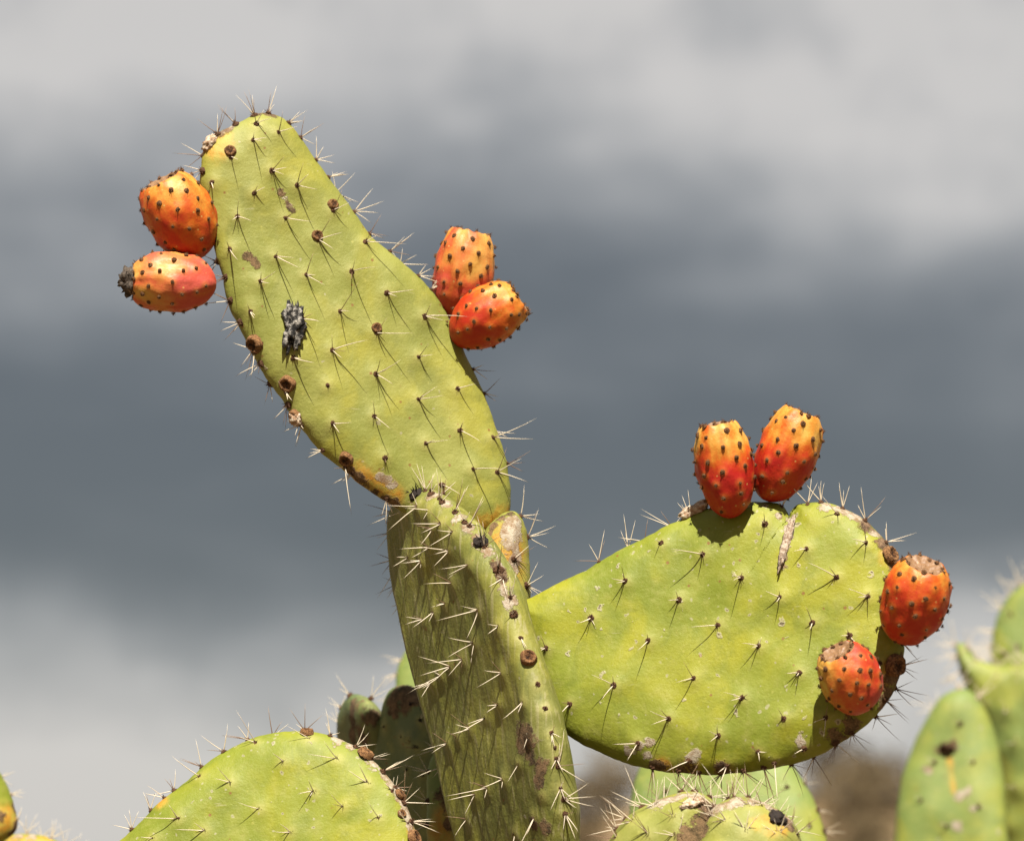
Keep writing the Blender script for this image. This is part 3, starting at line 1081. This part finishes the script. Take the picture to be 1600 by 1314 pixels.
for q in ((1228, 790), (1262, 788)):
    p, n, d = right.site(*q)
    cluster(right, p, n, [(-36, 28, 10, 0), (10, 40, 5, 0), (14, 26, 5, 0)])
lump(right, 'dry_husk', 1085, 795, (9, 9, 22), math.radians(-75), M['husk'], 12, 0.5, 0.5, 1.8, 'pale dry flower stub')
lump(right, 'cork_ridge', 1229, 848, (6, 3, 42), math.radians(8), M['cork'], 15, 0.2, 0.5, 5.0, 'pale corky split running down from the notch')
fruit_scar(right, 1399, 1040, 15)
fruit_scar(right, 1391, 868, 12)
stem(main, 0.02, 3.00, 1.32, 0.24, seed=2)


# ------------------------------------------------------------------ fruits
def fruit(parent, base, crown, depth, width, tilt, ripe, seed, label, wrinkle=0.0, flower=False, pink=0.0, crown_open=1.0, rot=0.0):
    """base and crown pixels give the axis in the picture; tilt (radians) leans the crown towards the camera"""
    rnd = random.Random(seed)
    if isinstance(depth, tuple):                     # grows from a pad: depth of that pad's mid-plane, plus an offset
        pd, off = depth
        d = ray(base[0], base[1])
        depth = (pd.P0 - CAM).dot(pd.n) / d.dot(pd.n) + off
    B = at(base[0], base[1], depth)
    C = at(crown[0], crown[1], depth)
    ax = (C - B)
    L2 = ax.length
    ax.normalize()
    ax = (ax * math.cos(tilt) - F * math.sin(tilt)).normalized()
    L = L2 / max(0.6, math.cos(tilt) + 0.25 * math.sin(tilt))
    Rr = width * K * depth / 2
    prof_t = [0, .02, .06, .12, .2, .3, .42, .55, .68, .79, .88, .94, .98, 1.0, 1.0, .985, .96, .945, .94]
    prof_r = [.10, .28, .45, .62, .77, .89, .97, 1.0, .98, .92, .82, .74, .67, .61, .56, .50, .36, .18, .0]
    S = 72
    steps = 84
    prm = np.linspace(0, len(prof_t) - 1, steps)
    ti = np.interp(prm, range(len(prof_t)), prof_t)
    ri = np.interp(prm, range(len(prof_t)), prof_r)
    for _ in range(3):                               # soften the corners
        ti[1:-1] = (ti[:-2] + 2 * ti[1:-1] + ti[2:]) / 4
        ri[1:-1] = (ri[:-2] + 2 * ri[1:-1] + ri[2:]) / 4
    # tufts in staggered rows
    tufts = []
    rows = [(.12, 5), (.25, 7), (.385, 8), (.52, 8), (.655, 8), (.785, 8), (.90, 8)]
    for k, (t, c) in enumerate(rows):
        for j in range(c):
            tufts.append((t + rnd.uniform(-.025, .025), 2 * math.pi * (j + .5 * (k % 2)) / c + rnd.uniform(-.12, .12) + rot))
    bendv = Vector((rnd.uniform(-1, 1), rnd.uniform(-1, 1), 0)) * Rr * 0.10

    def radius(t):
        return np.interp(t, prof_t[:13], prof_r[:13]) * Rr

    def surf(t, a):
        r = radius(t)
        return Vector((r * math.cos(a), r * math.sin(a), t * L)) + bendv * (4 * t * (1 - t))
    tp = np.array([tuple(surf(t, a)) for t, a in tufts])
    V, ripev, halo, dead, pk = [], [], [], [], []
    s1, s2 = rnd.uniform(0, 50), rnd.uniform(0, 50)
    for i in range(steps):
        for k in range(S):
            a = 2 * math.pi * k / S
            t = ti[i]
            p = Vector((ri[i] * Rr * math.cos(a), ri[i] * Rr * math.sin(a), t * L)) + bendv * (4 * t * (1 - t))
            rad = Vector((math.cos(a), math.sin(a), 0))
            dd = ((tp - np.array(tuple(p))) ** 2).sum(1)
            g = float(np.exp(-dd / (0.0050 ** 2)).sum())
            dmin = math.sqrt(dd.min())
            outer = 1.0 if i < steps * 13.4 / 18 else 0.0
            n0 = noise.noise(Vector((math.cos(a) * 1.5 + s1, math.sin(a) * 1.5, t * 3.2)))
            n1_ = noise.noise(Vector((math.cos(a) * 5 + s2, math.sin(a) * 5, t * 2.0)))
            off = outer * (0.0011 * g + 0.0016 * n0 - wrinkle * 0.0022 * abs(n1_) * smooth(.1, .4, t))
            crown_lump = (1 - outer) * 0.0012 * noise.noise(Vector((p.x * 260, p.y * 260, s1)))
            V.append(p + rad * off + Vector((0, 0, crown_lump + (0.0014 * noise.noise(Vector((math.cos(a) * 3, math.sin(a) * 3, s2))) if t > .93 else 0))))
            ripev.append(ripe(t, a, n0 + 0.5 * n1_))
            halo.append(max(0.0, 1 - dmin / 0.0052) * outer)
            dead.append(smooth(steps * 12.6 / 18, steps * 13.6 / 18, i) * 0.95)
            pk.append(max(0.0, min(1.0, pink * (0.4 + 0.9 * n0 + 0.6 * smooth(.75, .25, t)))))
    Fc = []
    for i in range(steps - 1):
        for k in range(S):
            k2 = (k + 1) % S
            Fc.append((i * S + k, i * S + k2, (i + 1) * S + k2, (i + 1) * S + k))
    Fc.append(tuple(range(S))[::-1])
    me = mesh_from('fruit', V, Fc, M['fruit'])
    attr_f(me, 'ripe', ripev)
    attr_f(me, 'halo', halo)
    attr_f(me, 'dead', dead)
    attr_f(me, 'pink', pk)
    # local frame: z along the axis, x to the picture's right
    x = (R - ax * R.dot(ax)).normalized()
    y = ax.cross(x)
    mw = Matrix((x, y, ax)).transposed().to_4x4()
    mw.translation = B
    fo = add('fruit', me, mw, parent, label)
    rot3 = mw.to_3x3()
    for (t, a) in tufts:
        if (rot3 @ Vector((math.cos(a), math.sin(a), 0))).dot(F) > 0.45:
            continue                                 # on the side turned well away
        p = surf(t, a)
        slope = float((radius(min(.97, t + .03)) - radius(max(.01, t - .03))) / (0.06 * L))
        nl = Vector((math.cos(a), math.sin(a), -slope)).normalized()
        p = p + nl * 0.0011
        add('bristle_tuft', ARE_MESH['tuft'][rnd.randrange(4)],
            frame(mw @ p, (rot3 @ nl).normalized(), 0.00205 * rnd.uniform(.8, 1.15) * (0.72 + 0.4 * t), rnd.uniform(0, 6), 0.0017), fo)
    # ring of bristles round the crown
    for j in range(11):
        a = 2 * math.pi * j / 11 + rnd.uniform(-.15, .15)
        rr_ = Rr * rnd.uniform(.50, .66)
        p = Vector((rr_ * math.cos(a), rr_ * math.sin(a), L * rnd.uniform(.975, 1.0)))
        nl = Vector((math.cos(a) * .6, math.sin(a) * .6, 1)).normalized()
        add('crown_bristle', ARE_MESH['tuft'][rnd.randrange(4)],
            frame(mw @ p, (rot3 @ nl).normalized(), 0.0022 * rnd.uniform(.8, 1.25), rnd.uniform(0, 6), 0.0026), fo)
    if flower:
        fm = lump_mesh('dried_flower', M['dryflower'], (Rr * .44, Rr * .44, Rr * .42), seed, .5, 3.0)
        add('dried_flower', fm, mw @ Matrix.Translation((0, 0, L * 1.02)), fo, 'black shrivelled flower remains')
    return fo


def rp(y0, y1, lo=0.12, hi=0.85, side=0.0, ang=0.0, nz=0.3):
    def f(t, a, n):
        v = lo + (hi - lo) * smooth(y1, y0, t)
        v += side * math.cos(a - ang)
        return min(1.0, max(0.0, v + nz * n))
    return f


def deg(x):
    return math.radians(x)


fruit(main, (316, 402), (252, 277), (upper, 0.008), 108, 0.20, rp(.1, .95, .25, .66, -0.05, 0, .4), 1, 'orange fruit pressed against the pad rim', rot=.2)
fruit(main, (338, 444), (209, 440), (upper, -0.016), 95, 0.05, rp(.15, .60, .12, .66, 0, 0, .45), 2, 'yellow and pink wrinkled fruit with a black dried flower', 1.0, True, .8, rot=.5)
fruit(main, (703, 498), (736, 361), (upper, 0.010), 94, 0.02, rp(.22, .66, .04, .72, -.12, 0, .5), 3, 'pale yellow fruit blushing red', .9, False, .5, rot=.1)
fruit(main, (706, 532), (812, 464), (upper, -0.008), 92, 0.05, rp(.25, .98, .22, .74, 0, 0, .22), 4, 'orange fruit with yellow crown', .5, rot=.7)
fruit(main, (1144, 809), (1120, 660), (right, -0.022), 92, 0.05, rp(.45, .88, .15, .93, 0, 0, .5), 5, 'red-bellied fruit with yellow crown', .2, rot=.3)
fruit(main, (1196, 782), (1254, 642), (right, -0.004), 95, 0.05, rp(.30, .82, .15, .88, .0, 0, .4), 6, 'leaning yellow and red fruit', .5, rot=.9)
fruit(main, (1408, 1003), (1442, 867), (right, -0.018), 106, 0.40, rp(.50, 1.05, .26, .66, 0, 0, .22), 7, 'deep orange fruit with a brown hollow crown', .1, rot=.4)
fruit(main, (1350, 1110), (1300, 1007), (right, -0.022), 95, 0.34, rp(.3, 1.0, .30, .50, .30, 0, .22), 8, 'stubby brown-orange fruit with a red flank', .4, False, .25, rot=.15)

# ------------------------------------------------------------------ neighbouring cactuses
# low pad in front on the left
low = thing('prickly_pear_cactus', (-0.20, 2.98, 0.0),
            'low cactus whose rounded yellow-green pad top has orange fruit scars along its rim', 'cactus')
low_px = [(120, 1400), (165, 1335), (200, 1303), (250, 1258), (300, 1215), (342, 1180), (392, 1155), (440, 1144), (490, 1143), (532, 1154),
          (572, 1177), (602, 1207), (627, 1242), (646, 1285), (656, 1340), (655, 1420), (610, 1520), (520, 1600), (400, 1640), (270, 1590), (160, 1490)]
lowp = px_pad(low, (430, 1250), 2.93, (-0.16, -0.96, 0.22), low_px, 0.018, 0.036, M['pad_lime'], N=340, Mr=52, seed=21)
lsites = [(400, 1161), (484, 1155), (444, 1191), (527, 1186), (361, 1223), (490, 1236), (575, 1224), (406, 1264), (537, 1261), (592, 1278),
          (454, 1300), (321, 1298), (313, 1214), (280, 1280), (257, 1247), (612, 1236), (636, 1286), (240, 1310)]
ls = []
for q in lsites:
    p, n, d = lowp.site(*q)
    lowp.bump(p)
    ls.append((q, p, n, d))
lowp.mark('cork', 14, [(530, 1158), (550, 1165), (572, 1180), (590, 1194), (604, 1212), (615, 1228), (626, 1245), (636, 1265), (642, 1285), (648, 1305)])
lowp.mark('orange', 12, [(630, 1250), (640, 1275), (645, 1300), (255, 1255)])
lowp.build()
for q, p, n, d in ls:
    cluster(lowp, p, n, jit([(-30, 0, 22, 0), (-18, 14, 20, 0.4)], 0.25, 0.15), 0.0024)
for (p, n, d) in rim_sites(lowp, 42, lambda x, y: y < 1320 and x < 560, back=0.2):
    cluster(lowp, p, n, rim_dirs(n, 4, (24, 46), 0.4, 0.25), 0.0026)
for (p, n, d) in rim_sites(lowp, 30, lambda x, y: y < 1320 and x > 560, back=0.2):
    cluster(lowp, p, n, rim_dirs(n, 4, (24, 44), 0.4, 0.25), 0.0028)
for q, r in (((480, 1146), 9), ((571, 1179), 12), ((632, 1242), 8), ((646, 1309), 11), ((626, 1272), 6)):
    fruit_scar(lowp, q[0], q[1], r)
stem(low, -0.20, 2.97, 1.30, 0.26, seed=31)

# shaded pads behind the column
back = thing('prickly_pear_cactus', (-0.09, 3.42, 0.0),
             'shaded deep green cactus with brown corky pad tips behind the dark upright pad', 'cactus')
b1_px = [(537, 1180), (536, 1120), (545, 1090), (560, 1085), (578, 1098), (592, 1125), (598, 1165), (598, 1240), (590, 1320), (565, 1350), (545, 1300), (538, 1230)]
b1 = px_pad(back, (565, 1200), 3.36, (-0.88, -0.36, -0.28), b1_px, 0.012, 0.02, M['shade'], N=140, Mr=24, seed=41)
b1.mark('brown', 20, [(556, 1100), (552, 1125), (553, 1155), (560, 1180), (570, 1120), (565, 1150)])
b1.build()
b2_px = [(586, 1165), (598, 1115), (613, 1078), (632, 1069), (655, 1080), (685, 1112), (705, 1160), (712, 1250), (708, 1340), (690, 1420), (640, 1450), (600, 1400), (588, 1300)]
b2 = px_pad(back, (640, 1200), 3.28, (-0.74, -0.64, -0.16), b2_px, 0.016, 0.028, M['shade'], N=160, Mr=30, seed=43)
b2.mark('brown', 22, [(622, 1084), (635, 1078), (648, 1088), (615, 1100), (636, 1094)])
b2s = [b2.site(*q) for q in ((645, 1100), (602, 1135), (630, 1150), (643, 1156), (655, 1167), (660, 1125), (640, 1200), (610, 1230), (665, 1210))]
for s in b2s:
    b2.bump(s[0], .01, .002)
b2.build()
for p, n, d in b2s:
    cluster(b2, p, n, jit([(26, -3, 12, 1), (14, -12, 14, 1)], 0.3, 0.2), 0.0034, 'black')
for (p, n, d) in rim_sites(b1, 50, lambda x, y: y < 1130, back=0.2):
    cluster(b1, p, n, rim_dirs(n, 3, (30, 50), 0.3, 0.3), 0.003)
b3_px = [(618, 1090), (622, 1045), (640, 1012), (670, 1000), (705, 1020), (725, 1080), (725, 1160), (700, 1220), (650, 1210), (625, 1150)]
b3 = px_pad(back, (665, 1110), 3.72, (-0.15, -0.96, 0.2), b3_px, 0.015, 0.03, M['far'], N=140, Mr=24, seed=45)
b3.build()
for (p, n, d) in rim_sites(b3, 36, lambda x, y: x < 700 and y < 1120, back=0.2):
    cluster(b3, p, n, rim_dirs(n, 4, (26, 50), 0.3, 0.0), 0.002, 'felt', thin=1.2)
b4_px = [(668, 1220), (676, 1180), (690, 1160), (705, 1175), (716, 1240), (716, 1320), (705, 1400), (685, 1420), (668, 1340)]
b4 = px_pad(back, (690, 1280), 3.16, (0.1, -0.98, 0.1), b4_px, 0.014, 0.02, M['far'], N=120, Mr=22, seed=47)
b4.mark('orange', 24, [(690, 1290), (688, 1310), (695, 1275), (684, 1300)])
b4.mark('brown', 14, [(700, 1255), (703, 1290), (690, 1240)])
b4.build()
for (p, n, d) in rim_sites(b4, 36, lambda x, y: y < 1310, back=0.2):
    cluster(b4, p, n, rim_dirs(n, 3, (22, 40), 0.3, 0.2), 0.003)
stem(back, -0.09, 3.40, 1.38, 0.24, seed=51)

# spiny withered cactus at the bottom under the right pad
spiny = thing('prickly_pear_cactus', (0.15, 2.90, 0.0),
              'bristling cactus with a withered brown cleft top just under the broad right pad', 'cactus')
s1_px = [(940, 1360), (956, 1310), (985, 1278), (1020, 1256), (1060, 1243), (1095, 1242), (1122, 1260), (1132, 1300), (1130, 1360), (1110, 1440), (1050, 1480), (980, 1450)]
s1 = px_pad(spiny, (1040, 1320), 2.86, (-0.25, -0.9, 0.35), s1_px, 0.026, 0.04, M['pad'], N=200, Mr=36, seed=61, lump=.006)
s1.mark('cork', 18, [(1060, 1248), (1085, 1248), (1100, 1256), (1035, 1256), (1112, 1268)])
s1.mark('brown', 22, [(1105, 1280), (1112, 1300), (1095, 1300), (1080, 1310), (1100, 1262)])
s1s = [s1.site(*q) for q in ((1025, 1262), (1055, 1282), (1080, 1262), (990, 1285), (1015, 1305), (1060, 1308), (965, 1310))]
for s in s1s:
    s1.bump(s[0], .012, .003)
s1.build()
s2_px = [(1085, 1380), (1092, 1310), (1108, 1270), (1135, 1252), (1165, 1248), (1195, 1256), (1225, 1275), (1245, 1302), (1255, 1350), (1245, 1430), (1190, 1480), (1120, 1460)]
s2 = px_pad(spiny, (1165, 1320), 2.84, (0.15, -0.9, 0.35), s2_px, 0.026, 0.04, M['pad'], N=200, Mr=36, seed=63, lump=.006)
s2.mark('cork', 18, [(1150, 1254), (1180, 1256), (1205, 1264), (1225, 1282), (1120, 1262)])
s2.mark('orange', 12, [(1195, 1285), (1220, 1300), (1180, 1290), (1205, 1300)])
s2.mark('brown', 14, [(1095, 1300), (1104, 1280), (1230, 1290)])
s2s = [s2.site(*q) for q in ((1137, 1284), (1175, 1262), (1132, 1250), (1215, 1305), (1165, 1300), (1240, 1306), (1112, 1275), (1195, 1268))]
for s in s2s:
    s2.bump(s[0], .012, .003)
s2.build()
for pad_, ss_ in ((s1, s1s), (s2, s2s)):
    for p, n, d in ss_:
        cluster(pad_, p, n, [(rs.uniform(-40, 22), rs.uniform(-14, 42), rs.uniform(4, 26), float(rs.random() < .35)) for _ in range(5)], 0.0034)
    for (p, n, d) in rim_sites(pad_, 26, lambda x, y: y < 1300, back=0.15):
        cluster(pad_, p, n, rim_dirs(n, 5, (24, 52), 0.5, 0.35), 0.003)
lump(s2, 'scorched_fruit_stub', 1212, 1281, (15, 10, 14), 0, M['black'], 3, .4, .3, 2.2, 'glossy black dried fruit stub')
lump(s1, 'dry_husk', 1080, 1262, (8, 7, 15), math.radians(60), M['husk'], 17, .6, .6, 2.5, 'pale shredded husk')
stem(spiny, 0.15, 2.90, 1.32, 0.24, seed=71)

# soft pale pad behind it
pale = thing('prickly_pear_cactus', (0.21, 3.72, 0.0), 'blurred pale green round pad standing behind the bristling withered cactus', 'cactus')
pa_px = [(985, 1380), (982, 1290), (990, 1225), (1015, 1175), (1070, 1145), (1140, 1140), (1200, 1165), (1245, 1205), (1278, 1265), (1296, 1340), (1290, 1430), (1230, 1520), (1130, 1550), (1030, 1500)]
pa = px_pad(pale, (1140, 1300), 3.66, (-0.1, -0.96, 0.25), pa_px, 0.017, 0.036, M['far'], N=200, Mr=36, seed=81)
pas = [pa.site(*q) for q in ((1040, 1235), (1230, 1230), (1265, 1290), (1015, 1290), (1250, 1330))]
pa.build()
for p, n, d in pas:
    cluster(pa, p, n, jit([(-26, 2, 22, 0), (-10, 16, 22, 0)], 0.25), 0.0026)
for (p, n, d) in rim_sites(pa, 48, lambda x, y: x > 1200 and y < 1330, back=0.2):
    cluster(pa, p, n, rim_dirs(n, 3, (24, 40), 0.3, 0.0), 0.003)
stem(pale, 0.21, 3.72, 1.34, 0.26, seed=83)

# blurred cactus on the right
far = thing('prickly_pear_cactus', (0.58, 4.40, 0.0), 'blurred cactus of stacked green pads with long white spines beyond the fruiting one', 'cactus')
f1_px = [(1394, 1400), (1400, 1290), (1410, 1215), (1428, 1162), (1455, 1112), (1480, 1084), (1508, 1076), (1532, 1094), (1552, 1140),
         (1564, 1190), (1572, 1260), (1576, 1340), (1568, 1450), (1520, 1540), (1440, 1520)]
f1 = px_pad(far, (1480, 1250), 4.25, (-0.30, -0.93, 0.15), f1_px, 0.022, 0.042, M['far'], N=180, Mr=34, seed=91, lump=.006)
f1.mark('orange', 8, [(1483, 1186), (1486, 1198), (1487, 1210), (1489, 1222), (1490, 1234)])
f1.mark('cork', 14, [(1500, 1245), (1450, 1200), (1495, 1290)])
f1.mark('brown', 17, [(1480, 1168), (1472, 1172), (1488, 1164)])
f1.mark('cork', 9, [(1515, 1235), (1520, 1262)])
f1s = [f1.site(*q) for q in ((1460, 1190), (1500, 1130), (1520, 1190), (1440, 1250), (1530, 1260), (1480, 1290))]
f1.build()
for p, n, d in f1s:
    cluster(f1, p, n, jit([(-24, 4, 24, 0), (-8, 18, 24, 0)], 0.25), 0.003)
lump(f1, 'fruit_stub', 1480, 1167, (17, 12, 7), math.radians(15), M['pit'], 6, .5, .3, 1.8, 'dark dried stub')
f2_px = [(1494, 1014), (1506, 1006), (1530, 1030), (1570, 1040), (1620, 1036), (1690, 1030), (1750, 1060), (1785, 1150), (1780, 1280), (1740, 1400), (1660, 1450), (1590, 1400), (1562, 1300), (1552, 1210), (1536, 1140), (1512, 1080)]
f2 = px_pad(far, (1620, 1200), 4.40, (-0.42, -0.90, -0.06), f2_px, 0.024, 0.045, M['far'], N=200, Mr=34, seed=93, lump=.007)
f2.mark('brown', 12, [(1560, 1190), (1555, 1230), (1530, 1095)])
f2s = [f2.site(*q) for q in ((1525, 1040), (1560, 1060), (1595, 1055), (1540, 1100), (1575, 1110), (1590, 1160), (1560, 1170), (1590, 1230), (1575, 1290))]
for s in f2s:
    f2.bump(s[0], .014, .004)
f2.build()
f3_px = [(1552, 1050), (1550, 1005), (1558, 965), (1576, 932), (1604, 912), (1650, 905), (1700, 930), (1730, 1000), (1725, 1080), (1680, 1120), (1590, 1110)]
f3 = px_pad(far, (1640, 1010), 4.50, (-0.25, -0.94, 0.2), f3_px, 0.02, 0.04, M['far'], N=180, Mr=32, seed=95)
f3s = [f3.site(*q) for q in ((1580, 960), (1590, 1010), (1570, 1020))]
f3.build()
for pad_, ss_ in ((f2, f2s), (f3, f3s)):
    for p, n, d in ss_:
        cluster(pad_, p, n, jit([(-24, 6, 22, 0), (-8, 20, 20, 0)], 0.25), 0.003, 'areole', thin=1.2)
for pad_, sp_, keep in ((f2, 34, lambda x, y: x < 1640 and y < 1060), (f3, 40, lambda x, y: x < 1640 and y < 1040), (f1, 60, lambda x, y: y < 1130)):
    for (p, n, d) in rim_sites(pad_, sp_, keep, back=0.2):
        cluster(pad_, p, n, rim_dirs(n, 4, (38, 66), 0.4, 0.0), 0.003, 'felt', thin=2.0)
stem(far, 0.58, 4.40, 1.36, 0.28, seed=97)

# cactus at the left edge
edge = thing('prickly_pear_cactus', (-0.56, 3.42, 0.0), 'yellow-green pads with white spine tufts beside the low scarred cactus, set a little behind it', 'cactus')
e1_px = [(-8, 1196), (8, 1222), (20, 1255), (27, 1287), (18, 1306), (-10, 1318), (-60, 1325), (-110, 1290), (-120, 1220), (-80, 1165), (-35, 1160)]
e1p = px_pad(edge, (-40, 1250), 3.36, (0.25, -0.94, 0.2), e1_px, 0.016, 0.03, M['pad_lime'], N=150, Mr=28, seed=101)
e1p.mark('orange', 24, [(8, 1292), (18, 1290), (-5, 1302), (12, 1275)])
e1p.mark('brown', 10, [(2, 1276), (22, 1262), (26, 1290), (18, 1304)])
e1p.build()
for (p, n, d) in rim_sites(e1p, 50, lambda x, y: x > -30 and y < 1290, back=0.2):
    cluster(e1p, p, n, rim_dirs(n, 3, (20, 36), 0.4, 0.0), 0.002, 'felt')
e2_px = [(-60, 1330), (-20, 1312), (10, 1305), (45, 1303), (82, 1310), (115, 1330), (140, 1370), (140, 1450), (90, 1540), (0, 1560), (-80, 1500), (-95, 1400)]
e2p = px_pad(edge, (30, 1400), 3.40, (-0.15, -0.95, 0.2), e2_px, 0.018, 0.03, M['pad_lime'], N=160, Mr=28, seed=103)
e2p.mark('orange', 16, [(45, 1310), (70, 1312), (20, 1310)])
e2p.mark('cork', 12, [(30, 1306), (50, 1306)])
e2p.build()
for (p, n, d) in rim_sites(e2p, 22, lambda x, y: -10 < x < 130 and y < 1340, back=0.2):
    cluster(e2p, p, n, rim_dirs(n, 5, (20, 42), 0.4, 0.0), 0.002, 'felt', thin=1.1)
stem(edge, -0.56, 3.42, 1.34, 0.26, seed=107)

# ------------------------------------------------------------------ dry shrubs on the hill
shrub_leaf = plain_mat('dry_shrub_leaf', (0.075, 0.055, 0.026), (0.15, 0.105, 0.050), 3, 0.9, 0.0)
twig = plain_mat('dry_shrub_twig', (0.07, 0.045, 0.03), (0.12, 0.08, 0.05), 8, 0.9, 0.0)


def shrub_parts(seed):
    rnd = random.Random(seed)
    V, Fc = [], []
    for c in range(900):
        d = Vector((rnd.gauss(0, 1), rnd.gauss(0, 1), rnd.gauss(0, 1))).normalized()
        lump_ = 1 + 0.45 * noise.noise(d * 2 + Vector((seed, 0, 0)))
        p = d * (rnd.random() ** .4) * lump_
        p = Vector((p.x * 1.1, p.y * 1.1, 0.95 + p.z * 0.85))
        a = Vector((rnd.gauss(0, 1), rnd.gauss(0, 1), rnd.gauss(0, 1))).normalized() * rnd.uniform(.05, .11)
        b = a.orthogonal().normalized() * rnd.uniform(.03, .07)
        s = len(V)
        V += [p - a, p + b, p + a, p - b]
        Fc.append((s, s + 1, s + 2, s + 3))
    crown = mesh_from('crown', V, Fc, shrub_leaf, False)
    V, Fc, T, D = [], [], [], []
    for c in range(9):
        d = Vector((rnd.gauss(0, .6), rnd.gauss(0, .6), 1))
        spine_geo(V, Fc, T, D, Vector((rnd.uniform(-.1, .1), rnd.uniform(-.1, .1), -.1)), d, rnd.uniform(.9, 1.5), .04, 0, Vector((0, 0, 0)))
    return crown, mesh_from('trunk', V, Fc, twig)


SH = [shrub_parts(s) for s in range(3)]
for i, (px, r, s) in enumerate(((1322, 104, 1.15), (1352, 98, 1.35), (1382, 108, 1.0), (1300, 116, 1.3), (925, 106, .9), (960, 112, 1.1), (1340, 86, 0.9), (905, 92, .8))):
    az = math.atan((px - W / 2) * K)
    x, y = r * math.sin(az), r * math.cos(az)
    z = ground_z(x, y)
    t = thing('dry_shrub', (x, y, z), 'dark brown dry shrub on the blurred distant hillside', 'shrub', 'dry shrubs on the far hillside')
    cm, tm = SH[i % 3]
    mw = Matrix.Translation((x, y, z)) @ Matrix.Rotation(i * 1.3, 4, 'Z') @ Matrix.Scale(s, 4)
    add('crown', cm, mw, t)
    add('trunk', tm, mw, t)
